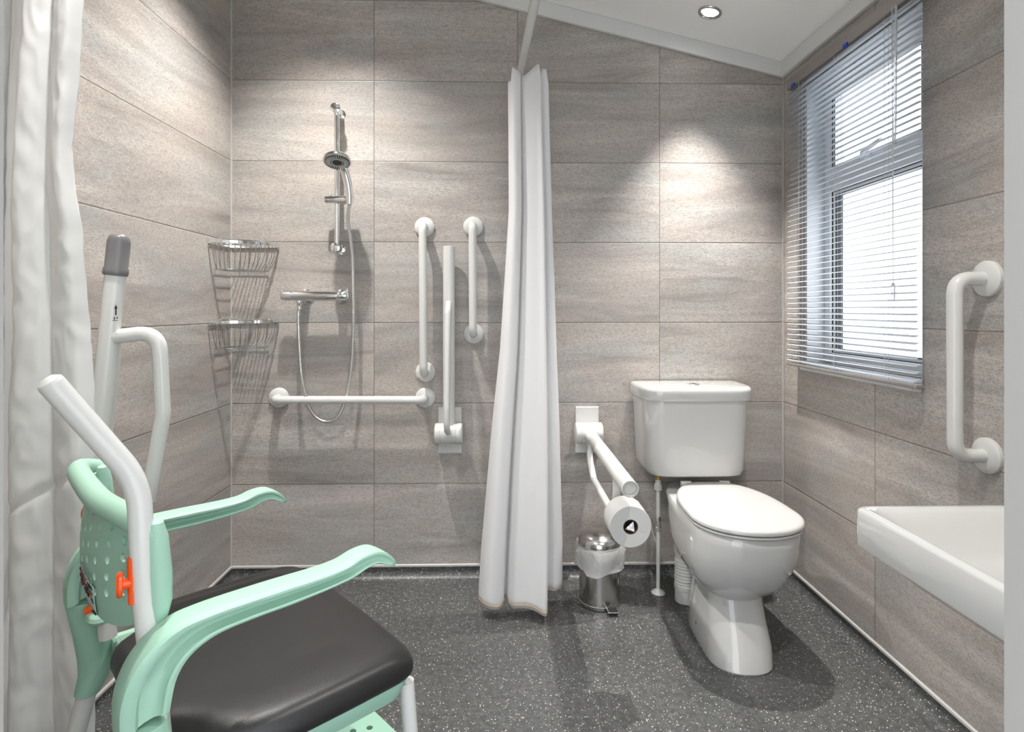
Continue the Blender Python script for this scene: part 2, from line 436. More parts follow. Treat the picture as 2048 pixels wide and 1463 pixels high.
# ------------------------------------------------------------------ downlights
sl = Vector((.242, 0, 1)).normalized()       # ceiling normal (up)
def downlight(x, y, power, label, ang=84, blend=1.0, col=(1, .965, .92)):
    c = Vector((x, y, zc(x)))
    t = thing('recessed_downlight', label, 'ceiling light', c, 0, 'ceiling downlights')
    bm = B(); lathe(bm, [(.030, .0), (.033, .004), (.036, .006), (.0435, .005), (.046, .0015), (.046, 0)], c, -sl, 40, False, False); obj('bezel', bm, M_steel, t)
    bm = B(); lathe(bm, [(.0295, 0), (.0295, .0015), (.024, .003), (.0, .0035)], c, -sl, 32, False, False); obj('lamp_face', bm, M_lamp, t)
    L = bpy.data.lights.new('lamp', 'SPOT'); L.energy = power; L.spot_size = math.radians(ang); L.spot_blend = blend; L.color = col; L.shadow_soft_size = .022
    o = bpy.data.objects.new('lamp', L); COL.objects.link(o); o.parent = t; o.location = -sl * .02
    o.rotation_euler = (0, 0, 0)
    return t
downlight(.81, 2.245, 84, 'round recessed downlight glowing in the sloping ceiling above the toilet', 68)
downlight(-.66, 1.97, 76, 'round recessed downlight in the ceiling above the shower area', 104)
downlight(-.62, 1.02, 46, 'unseen recessed downlight added in the ceiling above the green chair', 110)  # added fill fixture, out of view, lights the front of the near curtain
downlight(.62, 1.0, 32, 'unseen recessed downlight added in the ceiling above the basin', 110)  # unseen extra fixture, put in to brighten the right wall

# ------------------------------------------------------------------ grab rails
def grab(name, label, a, b, nrm, proj=.07, r=.0165, fr_=.041, group='white grab rails'):
    """a, b: flange centres on the wall; nrm: direction into the room"""
    a, b, nrm = Vector(a), Vector(b), Vector(nrm)
    t = thing(name, label, 'grab rail', a)
    bm = B(); tube(bm, fillet([a + nrm * .004, a + nrm * proj, b + nrm * proj, b + nrm * .004], .042, 10), r, 24); obj('bar', bm, M_enamel, t)
    for p in (a, b):
        bm = B(); lathe(bm, [(fr_, 0), (fr_, .008), (fr_ - .004, .012), (fr_ * .62, .0145), (r + .003, .016), (r + .001, .0165)], p, nrm, 36, False); obj('flange', bm, M_plastic, t)
    return t
grab('grab_rail', 'longer of the two upright white grab rails beside the shower controls', (-.309, D, 1.467), (-.305, D, .862), (0, -1, 0))
grab('grab_rail', 'shorter upright white grab rail next to the shower curtain', (-.106, D, 1.470), (-.104, D, 1.022), (0, -1, 0))
grab('grab_rail', 'horizontal white grab rail low on the wall under the shower controls', (-.912, D, .757), (-.306, D, .755), (0, -1, 0))
grab('grab_rail', 'upright white grab rail on the right wall above the basin', (XR, 1.428, 1.198), (XR, 1.428, .762), (-1, 0, 0), .085, .0175, .044)

# ------------------------------------------------------------------ hinged support rails
def hinged_rail(x, up, label):
    zp = .60
    t = thing('drop_down_support_rail', label, 'support rail', (x, D, .52), 0)
    bm = B(); box(bm, x - .049, x + .049, D - .012, D, .522, .716); obj('wall_plate', bm, M_plastic, t, smooth=False, bev=.004)
    bm = B(); c = (x - .058, D - .055, zp + .015); 
    lathe(bm, [(.036, 0), (.042, .004), (.042, .024), (.0405, .0245), (.0405, .0255), (.042, .026), (.042, .088), (.0405, .0885), (.0405, .0895), (.042, .09), (.042, .110), (.036, .114)], c, 'X', 40)
    obj('hinge_drum', bm, M_plastic, t)
    px, py, pz = x, D - .055, zp + .015
    def P(a, b):      # a along the rail, b away from it (down when lowered)
        return (px, py - b, pz + a) if up else (px, py - a, pz - b)
    bm = B(); R = .0245
    L = .765
    lathe(bm, [(R, .03), (R, L), (R - .001, L + .001), (R - .003, L + .001), (R - .003, L - .02)], P(0, 0), Vector(P(1, 0)) - Vector(P(0, 0)), 32)
    obj('main_tube', bm, M_enamel, t)
    bm = B()
    tube(bm, fillet([P(.012, .02), P(.03, .10), P(.13, .155) if not up else P(.12, .10), P(.40, .155) if not up else P(.36, .075), P(.56, .155) if not up else P(.50, .055), P(.575, .01) if not up else P(.55, .0)], [.06, .06, .06, .045]), .0125, 18)
    obj('lower_tube', bm, M_enamel, t)
    return t
hinged_rail(-.203, True, 'white hinged support rail folded up against the wall left of the curtain')
hr = hinged_rail(.372, False, 'white hinged support rail lowered beside the toilet')

# ------------------------------------------------------------------ toilet roll
rc = Vector((.388, 1.725, .484))
t = thing('toilet_roll', 'white toilet roll hanging under the lowered support rail', 'toilet roll', rc)
bm = B(); prof = [(.022, .0), (.060, .0), (.0615, .002), (.0615, .098), (.060, .10), (.022, .10)]
lathe(bm, prof, rc, 'Y', 48, False, False)
obj('paper', bm, M_paper, t)
bm = B(); lathe(bm, [(.022, 0), (.022, .1), (.0208, .1), (.0208, 0), (.022, 0)], rc, 'Y', 32, False, False); obj('cardboard_core', bm, M_card, t)
bm = B()
loft(bm, [[(rc.x + .0615 * math.cos(a) + e, y, rc.z + .0615 * math.sin(a)) for a, e in ((1.2, .001), (.8, .0015), (.4, .0015), (0, .002))] + [(rc.x + .0655, y, rc.z - .018), (rc.x + .072, y, rc.z - .034), (rc.x + .078, y, rc.z - .050 + (.012 if y > rc.y + .05 else 0))] for y in (rc.y + .002, rc.y + .03, rc.y + .07, rc.y + .098)], closed=False)
obj('loose_sheet', bm, M_paper, t, solid=.0006)
bm = B()
q = [(rc.x - .017, rc.y - .001, rc.z - .006), (rc.x + .008, rc.y - .001, rc.z + .018), (rc.x + .011, rc.y - .001, rc.z - .014)]
a = [bm.verts.new(p) for p in q]; c = bm.verts.new((rc.x, rc.y + .012, rc.z)); d2 = [bm.verts.new(Vector(p) + Vector((0, .09, 0))) for p in q]
for i in range(3):
    bm.faces.new((a[i], a[(i + 1) % 3], c)); bm.faces.new((a[i], a[(i + 1) % 3], d2[(i + 1) % 3], d2[i]))
hb = tagged(obj('roll_holder', bm, M_foil, smooth=False, origin=(rc.x, rc.y, rc.z)), 'crumpled metal holder end inside the toilet roll core', 'roll holder')

# ------------------------------------------------------------------ toilet
tx = .80
t = thing('toilet', 'white close coupled toilet with closed lid against the back wall', 'toilet', (tx, 2.1, 0))
def panring(z, yf, yb, hw, pw=.85, cx=None):
    cx = .775 + .03 * min(1, z / .4) if cx is None else cx
    yc = yf + (hw * 1.08 if hw * 1.08 < (yb - yf) * .5 else (yb - yf) * .5); out = []
    for k in range(48):
        a = 2 * PI * k / 48; C, S_ = math.cos(a), math.sin(a)
        if S_ > 0: out.append((cx + hw * sg(C, .55), yc + (yb - yc) * sg(S_, .6), z))
        else: out.append((cx + hw * sg(C, pw), yc + (yc - yf) * sg(S_, .92), z))
    return out
bm = B()
loft(bm, [panring(0, 1.79, 2.20, .102), panring(.006, 1.787, 2.20, .104), panring(.06, 1.805, 2.20, .098), panring(.12, 1.845, 2.2, .091), panring(.17, 1.875, 2.2, .088),
          panring(.186, 1.880, 2.21, .090), panring(.198, 1.868, 2.22, .104), panring(.216, 1.842, 2.24, .127), panring(.25, 1.808, 2.27, .153), panring(.30, 1.782, 2.30, .170), panring(.35, 1.768, 2.34, .175),
          panring(.39, 1.765, 2.36, .174), panring(.415, 1.764, 2.40, .174), panring(.424, 1.77, 2.40, .168), panring(.425, 1.79, 2.38, .14)])
pan = obj('pan', bm, M_ceramic, t)
def seatring(z, g, back=2.285):
    cx, yc, Lf, hw = .808, 1.925, .172 - g, .180 - g; out = []
    Lb = back - g - yc
    for k in range(56):
        a = 2 * PI * k / 56; C, S_ = math.cos(a), math.sin(a)
        if S_ > 0: out.append((cx + hw * sg(C, .62) * (1 - .22 * max(0, S_) ** 3), yc + Lb * sg(S_, .78), z))
        else: out.append((cx + hw * sg(C, .95), yc + Lf * sg(S_, .98), z))
    return out
bm = B(); loft(bm, [seatring(.4252, .02), seatring(.4256, .006), seatring(.430, .002), seatring(.435, .004), seatring(.4362, .02)]); obj('seat_ring', bm, M_seat, t)
bm = B(); loft(bm, [seatring(.4372, .02), seatring(.4374, .004), seatring(.441, 0), seatring(.448, .0), seatring(.4535, .004), seatring(.456, .012), seatring(.4575, .03), seatring(.4585, .07), seatring(.459, .13)]); obj('seat_lid', bm, M_seat, t)
for dx in (-.075, .075):
    bm = B(); lathe(bm, [(.011, -.02), (.012, -.018), (.012, .018), (.011, .02)], (tx + dx, 2.272, .448), 'X', 16); obj('hinge', bm, M_seat, t)
def cring(z, w, dep, r, cx=.775, flat=.34):
    """cistern outline: straight back at the wall, bowed front"""
    yb = D - .012; out = []
    for i in range(9): out.append((cx - w / 2 + w * i / 8, yb, z))
    K = 30
    for k in range(K + 1):
        a = PI * k / K
        out.append((cx + w / 2 * sg(math.cos(a), .34), yb - dep * sg(math.sin(a), flat) * 1.0, z))
    return out
bm = B()
loft(bm, [cring(.474, .33, .19, 0), cring(.476, .362, .208, 0), cring(.482, .378, .216, 0), cring(.50, .392, .220, 0), cring(.56, .400, .222, 0), cring(.68, .412, .226, 0), cring(.772, .420, .229, 0)])
obj('cistern', bm, M_ceramic, t)
bm = B()
loft(bm, [cring(.7725, .422, .230, 0), cring(.773, .436, .238, 0), cring(.778, .441, .241, 0), cring(.808, .443, .242, 0), cring(.816, .440, .240, 0), cring(.822, .430, .234, 0), cring(.8235, .40, .215, 0), cring(.824, .2, .10, 0)])
obj('cistern_lid', bm, M_ceramic, t)
bm = B(); lathe(bm, [(.024, 0), (.024, .003), (.021, .0045), (.020, .003), (.0, .003)], (.778, 2.335, .8235), 'Z', 32)
fb = obj('flush_button', bm, M_chrome, t)
bm = B(); box(bm, .7765, .7795, 2.316, 2.354, .8265, .8276); obj('button_gap', bm, M_dark, fb, smooth=False)
bm = B()
for k in (1,):
    for zz in (.004,): lathe(bm, [(.007, 0), (.007, .003), (.004, .005)], (.683, 2.02, .045), (-1, 0, .1), 12)
obj('fixing_screw', bm, M_brass, t)

# pipes
t = thing('water_supply_pipe', 'thin white water pipe rising from the floor to the cistern', 'pipe', (.632, 2.325, 0))
px_, py_ = .632, 2.325
bm = B(); tube(bm, [(px_, py_, .0), (px_, py_, .44)], .0078, 16); obj('pipe', bm, M_enamel, t)
bm = B(); lathe(bm, [(.026, 0.0), (.027, .004), (.022, .010), (.012, .014), (.0085, .02)], (px_, py_, .0), 'Z', 28); obj('floor_collar', bm, M_plastic, t)
bm = B(); lathe(bm, [(.010, .405), (.0155, .41), (.0155, .43), (.012, .434), (.011, .45)], (px_, py_, 0), 'Z', 8); obj('compression_nut', bm, M_enamel, t)
bm = B(); lathe(bm, [(.0095, .449), (.0095, .485)], (px_, py_, 0), 'Z', 16); obj('tail_fitting', bm, M_brass, t)
bm = B(); lathe(bm, [(.0085, .245), (.0125, .249), (.0125, .262), (.009, .265), (.009, .283), (.0125, .286), (.0125, .299), (.0085, .303)], (px_, py_, 0), 'Z', 8)
lathe(bm, [(.005, 0), (.006, .014), (.003, .016)], (px_, py_, .274), (.5, -1, 0), 10); obj('isolation_valve', bm, M_chrome, t)
t = thing('soil_pipe_connector', 'white corrugated waste pipe behind the toilet pan', 'pipe', (.72, 2.24, 0))
bm = B(); pts = [(.030, 0), (.041, .002), (.041, .05), (.044, .052), (.044, .066), (.042, .068)]
z = .068
while z < .16: pts += [(.041, z + .004), (.043, z + .008), (.041, z + .012)]; z += .012
pts += [(.041, .18), (.044, .185), (.044, .235), (.04, .24)]
lathe(bm, pts, (.722, 2.262, 0), 'Z', 32); obj('pipe', bm, M_plastic, t)

# ------------------------------------------------------------------ pedal bin
bx, by = .388, 2.262
t = thing('pedal_bin', 'small polished steel pedal bin on the floor beside the toilet', 'bin', (bx, by, 0))
bm = B(); lathe(bm, [(.070, 0), (.080, .003), (.0805, .014), (.078, .016), (.078, .21), (.076, .212)], (bx, by, 0), 'Z', 48); obj('body', bm, M_steel, t)
bm = B(); lathe(bm, [(.079, .222), (.081, .224), (.081, .243), (.079, .247), (.070, .258), (.05, .268), (.025, .273), (.0, .274)], (bx, by, 0), 'Z', 48, True, False); obj('lid', bm, M_steel, t)
bm = B(); box(bm, bx + .012, bx + .052, by - .118, by - .074, .014, .018); box(bm, bx + .016, bx + .048, by - .10, by - .06, .004, .0135); obj('pedal', bm, M_chrome, t, smooth=False, bev=.003)
bm = B(); box(bm, bx + .017, bx + .047, by - .112, by - .084, .0182, .0205); obj('pedal_pad', bm, M_dark, t, smooth=False, bev=.001)
bm = B(); rings = []
for j, (r, z) in enumerate([(.074, .205), (.080, .2225), (.088, .226), (.0945, .212), (.093, .185), (.0895, .165), (.090, .154), (.087, .150), (.0805, .158)]):
    rings.append([(bx + (r + (.0045 * math.sin(5 * a + j * .8) + .004 * math.sin(11 * a + 2 * j) + .002 * math.sin(23 * a + 3 * j)) * (1 if 2 <= j <= 7 else .12)) * math.cos(a), by + (r + (.0045 * math.sin(5 * a + j * .8)) * (1 if 2 <= j <= 7 else .1)) * math.sin(a),
                   z + ((-.018 * math.cos(a + 1.9) + .006 * math.sin(4 * a)) if j > 3 else 0)) for a in [2 * PI * k / 72 for k in range(72)]])
loft(bm, rings, False, False)
tagged(obj('bin_liner', bm, M_bag, origin=(bx, by, .15)), 'white plastic bag folded over the rim of the steel pedal bin', 'bin bag')

# ------------------------------------------------------------------ shower set
rx, ry = -.657, D - .062
t = thing('shower_rail', 'upright chrome shower riser rail with sliding holder on the back wall', 'shower rail', (rx, ry, 1.36))
bm = B(); tube(bm, [(rx, ry, 1.362), (rx, ry, 1.945)], .0105, 24); obj('riser_tube', bm, M_chrome, t)
for z in (1.935, 1.372):
    bm = B()
    lathe(bm, [(.017, -.028), (.020, -.026), (.020, -.004), (.014, 0), (.013, .06), (.020, .0605), (.020, .062)], (rx, ry, z), 'Y', 28)
    obj('wall_bracket', bm, M_chrome, t)
bm = B(); lathe(bm, [(.010, 0), (.016, .002), (.0165, .02), (.0165, .075), (.0175, .077), (.0175, .105), (.0155, .115)], (rx - .046, ry - .006, 1.568), 'X', 24)
lathe(bm, [(.006, 0), (.007, .014), (.005, .016)], (rx - .028, ry - .006, 1.583), 'Z', 12)
obj('slider', bm, M_chrome, t)
hx, hyy = rx + .058, ry - .03
t = thing('hand_shower', 'chrome hand shower with round spray head resting in the rail holder', 'shower head', (hx, hyy, 1.57))
bm = B(); pth = cr([(hx, hyy, 1.545, .0125), (hx, hyy - .002, 1.59, .0155), (hx - .005, hyy - .010, 1.635, .0165), (hx - .013, hyy - .026, 1.675, .016), (hx - .02, hyy - .044, 1.695, .016), (hx - .027, hyy - .07, 1.708, .013)], 6)
tube(bm, [p[:3] for p in pth], [p[3] for p in pth], 20); obj('handle', bm, M_chrome, t)
hc = Vector((rx + .030, hyy - .075, 1.703)); ax = Vector((.05, -.38, -1)).normalized()
bm = B(); lathe(bm, [(.018, -.022), (.040, -.016), (.052, -.006), (.054, 0), (.054, .008), (.050, .0095)], hc, ax, 48); sh = obj('spray_head', bm, M_chrome, t)
bm = B(); lathe(bm, [(.048, .0096), (.0475, .0105), (.0, .0105)], hc, ax, 40, False, False); obj('spray_face', bm, M_dark, sh)
bm = B(); q = Vector((0, 0, 1)).rotation_difference(ax)
for k in range(30):
    a = 2 * PI * k / 30
    c0 = hc + q @ Vector((.026 * math.cos(a), .026 * math.sin(a), .0112)); c1 = hc + q @ Vector((.045 * math.cos(a), .045 * math.sin(a), .0112))
    tube(bm, [c0, c1], .0019, 6)
for k in range(40):
    a = 2 * PI * k / 40; 
    if k == 0: tube(bm, [hc + q @ Vector((.021 * math.cos(2 * PI * j / 40), .021 * math.sin(2 * PI * j / 40), .0112)) for j in range(40)], .0018, 6, loop=True)
obj('nozzle', bm, M_nozzle, sh)
# mixer valve
vz, vy = 1.178, D - .075
t = thing('shower_mixer_valve', 'chrome bar shower mixer valve mounted across the back wall', 'shower valve', (-.735, D, vz))
bm = B()
lathe(bm, [(.010, 0), (.0165, .003), (.0205, .012), (.021, .040), (.018, .043), (.018, .05), (.0215, .053), (.0215, .225), (.018, .228), (.018, .236), (.021, .24), (.020, .262), (.017, .268), (.012, .272)], (-.877, vy, vz), 'X', 32)
obj('valve_body', bm, M_chrome, t)
for x in (-.80, -.65):
    bm = B(); lathe(bm, [(.030, 0), (.030, .006), (.019, .012), (.016, .06)], (x, D, vz), (0, -1, 0), 28, False); obj('wall_union', bm, M_chrome, t)
for x in (-.873, -.612):
    bm = B(); lathe(bm, [(.0045, 0), (.005, .012), (.0035, .015)], (x, vy, vz + .015), 'Z', 12); obj('control_lug', bm, M_chrome, t)
bm = B(); lathe(bm, [(.011, 0), (.011, .014), (.009, .018), (.009, .035)], (-.805, vy, vz - .018), (0, 0, -1), 16); obj('outlet', bm, M_chrome, t)
# hose
hp = cr([(-.805, vy, vz - .045), (-.808, vy, 1.08), (-.803, vy, .95), (-.793, vy + .0, .84), (-.768, vy + .005, .735), (-.742, vy + .01, .69), (-.705, vy + .012, .668), (-.662, vy + .012, .68), (-.628, vy + .01, .74), (-.602, vy + .008, .86), (-.590, vy + .006, 1.0), (-.588, vy + .0, 1.2), (-.592, vy - .005, 1.36), (-.606, vy - .010, 1.48), (hx, hyy, 1.545)], 10)
bm = B(); tube(bm, hp, .0072, 12)
hose = tagged(obj('shower_hose', bm, M_spring, origin=(-.7, vy, .67)), 'ribbed chrome shower hose looping down from the mixer valve', 'shower hose')

# ------------------------------------------------------------------ corner baskets
def basket(zt, label):
    cx, cy = XL + .008, D - .008
    t = thing('corner_basket', label, 'shower basket', (cx, cy, zt - .1), 0, 'chrome corner baskets')
    def arc(r, z, n=28, bulge=0): return [(cx + r * math.sin(a) , cy - r * math.cos(a), z) for a in [PI / 2 * k / n for k in range(n + 1)]]
    bm = B()
    R1, R2 = .192, .150
    outer = arc(R1, 0); 
    path = [(cx, cy)] + [(p[0], p[1]) for p in outer]
    # flat band rim all round
    ring = []
    for (x, y) in path:
        dx, dy = x - cx, y - cy; L = math.hypot(dx, dy) or 1; k = .0018 / L
        ring.append([(x, y, zt - .013), (x + dx * k + 1e-5, y + dy * k - 1e-5, zt - .013), (x + dx * k + 1e-5, y + dy * k - 1e-5, zt), (x, y, zt)])
    loft(bm, ring, loop=True)
    tube(bm, [(cx, cy, zt)] + arc(R1, zt), .0028, 8, loop=True)
    obj('rim', bm, M_chrome, t)
    bm = B(); zb_ = zt - .112
    tube(bm, arc(R2, zb_), .0021, 8); tube(bm, [(cx, cy - R2, zb_), (cx, cy, zb_), (cx + R2, cy, zb_)], .0021, 8)
    for k in range(1, 10):
        x = R2 * k / 10; y = math.sqrt(R2 * R2 - x * x); tube(bm, [(cx + x, cy, zb_), (cx + x, cy - y, zb_)], .0014, 6)
    obj('base_grid', bm, M_wire, t)
    bm = B()
    for k in range(15):
        a = PI / 2 * (k + .5) / 15
        p = [(cx + r * math.sin(a), cy - r * math.cos(a), z) for r, z in ((R1 - .001, zt - .006), (R1 - .006, zt - .05), (R1 - .018, zt - .08), (R2, zb_))]
        tube(bm, cr(p, 4), .0017, 6)
    for s in (0, 1):
        for k in range(1, 5):
            d = R1 * k / 5.2
            p = [(cx + d, cy, zt - .006), (cx + d * .9, cy, zb_)] if s else [(cx, cy - d, zt - .006), (cx, cy - d * .9, zb_)]
            tube(bm, p, .0016, 6)
    obj('wires', bm, M_wire, t)
    return t
basket(1.392, 'upper chrome wire corner basket in the shower corner')
basket(1.082, 'lower chrome wire corner basket in the shower corner')

# ------------------------------------------------------------------ wash basin
x0, x1, y0, y1 = .727, XR - .001, .66, 1.197; zt = .72
cx, cy, w, d = (x0 + x1) / 2, (y0 + y1) / 2, x1 - x0, y1 - y0
t = thing('wash_basin', 'white rectangular wall hung basin on the right wall by the doorway', 'basin', (cx, cy, zt))
def R(z, ins, r=.022, top=0): return [(x, y, z) for x, y in rrect(w - 2 * ins, d - 2 * ins, max(.004, r - ins * .3), 6, cx, cy)]
def Rb(z, ins, r, sx=0): return [(x, y, z) for x, y in rrect(w - 2 * ins - .10, d - 2 * ins, r, 6, cx - .05, cy)]
bm = B()
loft(bm, [Rb(zt - .14, .13, .05), Rb(zt - .12, .06, .05), R(zt - .078, .016), R(zt - .077, .002), R(zt - .072, 0), R(zt - .008, 0), R(zt - .003, .002), R(zt, .007), R(zt, .016),
          Rb(zt - .002, .020, .04), Rb(zt - .008, .027, .045), Rb(zt - .03, .045, .05), Rb(zt - .07, .075, .06), Rb(zt - .10, .12, .06), Rb(zt - .108, .16, .03)])
obj('bowl', bm, M_ceramic, t)
bm = B(); lathe(bm, [(.030, 0), (.030, .002), (.022, .003), (.020, 0), (0, 0)], (cx - .05, cy, zt - .1078), 'Z', 28, False, False); obj('waste', bm, M_chrome, t)

# ------------------------------------------------------------------ curtain rail and curtains
RZ = 2.055; RXX = .098
t = thing('curtain_rail', 'white tubular curtain rail running from the back wall above the curtain', 'curtain rail', (RXX, D, RZ))
bm = B(); tube(bm, fillet([(RXX - .02, D - .001, RZ), (RXX + .04, 1.20, RZ), (XL + .001, 1.20, RZ)], .16, 12), .015, 20); obj('rail', bm, M_enamel, t)
bm = B(); lathe(bm, [(.026, 0), (.026, .004), (.015, .008)], (RXX - .02, D, RZ), (0, -1, 0), 24, False); obj('wall_socket', bm, M_plastic, t)
bm = B(); lathe(bm, [(.026, 0), (.026, .004), (.015, .008)], (XL, 1.20, RZ), (1, 0, 0), 24, False); obj('wall_socket', bm, M_plastic, t)

def px2x(px, Y): return math.tan(math.atan((px - 1024) / FPX) + TH) * Y
def py2z(px, py, Y):
    dep = Y * math.cos(TH) + px2x(px, Y) * math.sin(TH); return CH - (py - HY) / FPX * dep
def lerp_tab(tab, v):
    for (a, *p), (b, *q) in zip(tab, tab[1:]):
        if v <= b:
            s = max(0, (v - a) / (b - a)); return [i + (j - i) * s for i, j in zip(p, q)]
    return list(tab[-1][1:])
YC = 2.16
Z = lambda py: py2z(1050, py, YC)
tab = sorted([(Z(py), px2x(l, YC), px2x(r, YC)) for py, l, r in ((100, 1016, 1092), (137, 1018, 1094), (165, 1016, 1098), (250, 1017, 1100), (420, 1018, 1105), (550, 1010, 1110), (700, 1000, 1115), (850, 984, 1121), (1000, 971, 1125), (1100, 962, 1128), (1200, 956, 1128))])
prof = cr([(0, .03), (.05, -.01), (.14, -.035), (.28, -.025), (.31, .018), (.36, -.012), (.50, -.03), (.66, -.045), (.77, -.062), (.80, -.02), (.815, .035), (.90, .02), (.97, .028), (1.0, .045)], 8)
def right_curtain(s, z):
    l, r = lerp_tab(tab, z)
    k = .45 + .75 * (1 - (z - .1) / 1.9)
    return l + (r - l) * s[0], YC + s[1] * k
bm = B(); rings = []
nz_ = 70
for i in range(nz_ + 1):
    f = i / nz_; row = []
    for j, s in enumerate(prof):
        zb_ = .045 + (.035 if s[0] > .81 else 0) + .02 * math.exp(-((s[0] - .31) / .05) ** 2) + .006 * math.sin(s[0] * 14)
        zt_ = 1.974 + .034 * min(1, abs(s[0] - .38) / .34) - (.05 if s[0] < .07 else 0)
        z = zb_ + (zt_ - zb_) * f
        x, y = right_curtain(s, z)
        x += .0015 * math.sin(z * 6 + s[0] * 7) * (1 - abs(2 * s[0] - 1))
        row.append((x, y, z))
    rings.append(row)
loft(bm, rings, closed=False)
c1 = thing('shower_curtain', 'white shower curtain gathered in the middle of the back wall', 'shower curtain', (.1, YC, .06))
obj('cloth', bm, M_curtain, c1, solid=.0012)
bm = B(); tube(bm, [(p[0], p[1] - .0014, p[2] + .012) for p in [(x, y, z) for x, y, z in rings[0]]], .0011, 5); obj('hem_stitching', bm, M_thread, c1)

# near curtain at the left edge
YN = 1.25
def ny(z):
    return YN - .03 * max(0, z - .8)
tabN = [(0.0, 8, 187), (.35, 9, 187), (.75, 9, 186), (.95, 12, 183), (1.05, 15, 176), (1.2, 17, 166), (1.3, 18, 160), (1.38, 20, 147), (1.45, 27, 141), (1.6, 34, 153), (1.75, 44, 162), (2.1, 52, 170)]
prN = cr([(0, .02), (.10, -.012), (.25, -.02), (.42, -.008), (.5, .012), (.58, .0), (.75, -.018), (.9, -.02), (1, .01)], 8)
def near_rows(layer):
    rings = []
    for i in range(221):
        z = .06 + (2.03 - .06) * i / 220; row = []
        l, r = lerp_tab(tabN, z)
        if layer: l, r = lerp_tab([(0, 6, 9), (1.3, 11, 24), (1.5, 16, 30), (1.7, 10, 44), (2.1, 8, 60)], z)
        for s, dd in prN:
            Y = ny(z) + (.06 if layer else 0)
            q = Vector((s * 2.2 + 3 * layer, z * 3.5, 1.7)); q2 = Vector((s * 5 + z * 3, z * 16.0, 4.1 + layer))
            y = Y + dd * .75 + .007 * mnoise.noise(q) + .006 * (abs(mnoise.noise(q2)) - .25)
            y += .007 * math.exp(-((z - .70 - .10 * s) / .010) ** 2) if layer == 0 else 0
            X = px2x(l + (r - l) * s, Y)
            row.append((X, y, z))
        rings.append(row)
    return rings
c2 = thing('shower_curtain', 'white wrinkled shower curtain hanging at the left edge behind the green chair', 'shower curtain', (-.85, YN, .06))
bm = B(); loft(bm, near_rows(0), closed=False); obj('cloth', bm, M_curtain2, c2, solid=.0012)
bm = B(); loft(bm, near_rows(1), closed=False); obj('back_fold', bm, M_curtain2, c2, solid=.0012)

# ------------------------------------------------------------------ folded frame behind the curtain edge
PY = 1.36
def fp(px, py, Y=PY): return Vector((px2x(px, Y), Y, py2z(px, py, Y)))
t = thing('folded_support_frame', 'white tubular support frame folded upright with grey rubber foot on top', 'support frame', fp(222, 660))
top, bot = fp(234, 520), fp(183, 1000)
dirp = (top - bot).normalized()
low = bot - dirp * .05
bm = B(); tube(bm, [low, top], .0215, 24); obj('pole', bm, M_enamel, t)
bm = B(); lathe(bm, [(.024, 0), (.0255, .003), (.0255, .014), (.0235, .017), (.0235, .075), (.021, .087), (.014, .094), (.0, .096)], top - dirp * .035, dirp, 32, False, False); obj('rubber_foot', bm, M_greycap, t)
bm = B(); tube(bm, fillet([fp(224, 674), fp(318, 662, PY + .01), fp(326, 830, PY + .02), fp(296, 1001, PY + .02)], [.085, .12], 12), .0165, 22); obj('side_arm', bm, M_enamel, t)
bm = B(); tube(bm, [fp(232, 685, PY + .03), fp(210, 900, PY + .03), fp(196, 1010, PY + .03)], .0125, 18); obj('stay_tube', bm, M_enamel, t)
w0 = low + dirp * .04
bm = B(); tube(bm, [w0, (XL + .01, w0.y, w0.z)], .016, 18); lathe(bm, [(.045, 0), (.045, .008), (.018, .014)], (XL, w0.y, w0.z), (1, 0, 0), 28, False); obj('wall_bracket', bm, M_plastic, t)
bm = B()
def mark(pts):
    vs = []
    for a, b in pts:
        p = fp(a, b, PY - .0207); vs.append(bm.verts.new(p))
    bm.faces.new(vs)
mark([(230.5, 616), (233, 616), (233, 630), (230.5, 630)]); mark([(228.5, 617), (232, 609), (235, 617)])
mark([(225, 640), (236, 640), (236, 641), (225, 641)]); mark([(228, 636), (236, 635), (236, 636), (228, 637)]); mark([(228, 632.5), (229.2, 632.5), (229.2, 640), (228, 640)]); mark([(234, 632.5), (235, 632.5), (235, 637), (234, 637)])
o = obj('height_mark', bm, M_ink, t, smooth=False, solid=.0006); o['label'] = 'black arrow mark'

# ------------------------------------------------------------------ shower chair (built in its own frame: x forward, y to its left)
YAW = math.radians(42.2)
ch = thing('shower_chair', 'mint green wheeled shower commode chair with black padded seat in the foreground', 'chair', (-.329, 1.257, 0), YAW)
def part(name, bm, m, parent=ch, **kw): return obj(name, bm, m, parent, local=True, **kw)
# push frame: both uprights and the bow between them
for s in (-1, 1):
    bm = B()
    if s < 0: tube(bm, fillet([(-.385, .2 * s, .50), (-.405, .2 * s, .72), (-.412, .2 * s, .882), (-.508, .2 * s, 1.026)], [.05, .14], 10), .0155, 22)
    else: tube(bm, [(-.385, .19, .50), (-.398, .19, .70), (-.400, .19, .775)], .0155, 22)
    e = part('push_handle' if s < 0 else 'back_post', bm, M_enamel)
    bm = B(); v = Vector((-.096, 0, .144)).normalized() if s < 0 else Vector((0, 0, 1)); p = Vector((-.508, .2 * s, 1.026)) if s < 0 else Vector((-.400, .19, .775))
    lathe(bm, [(.0155, -.002), (.0145, .004), (.008, .009), (0, .010)], p, v, 20, False, False); part('end_cap', bm, M_plastic, e)
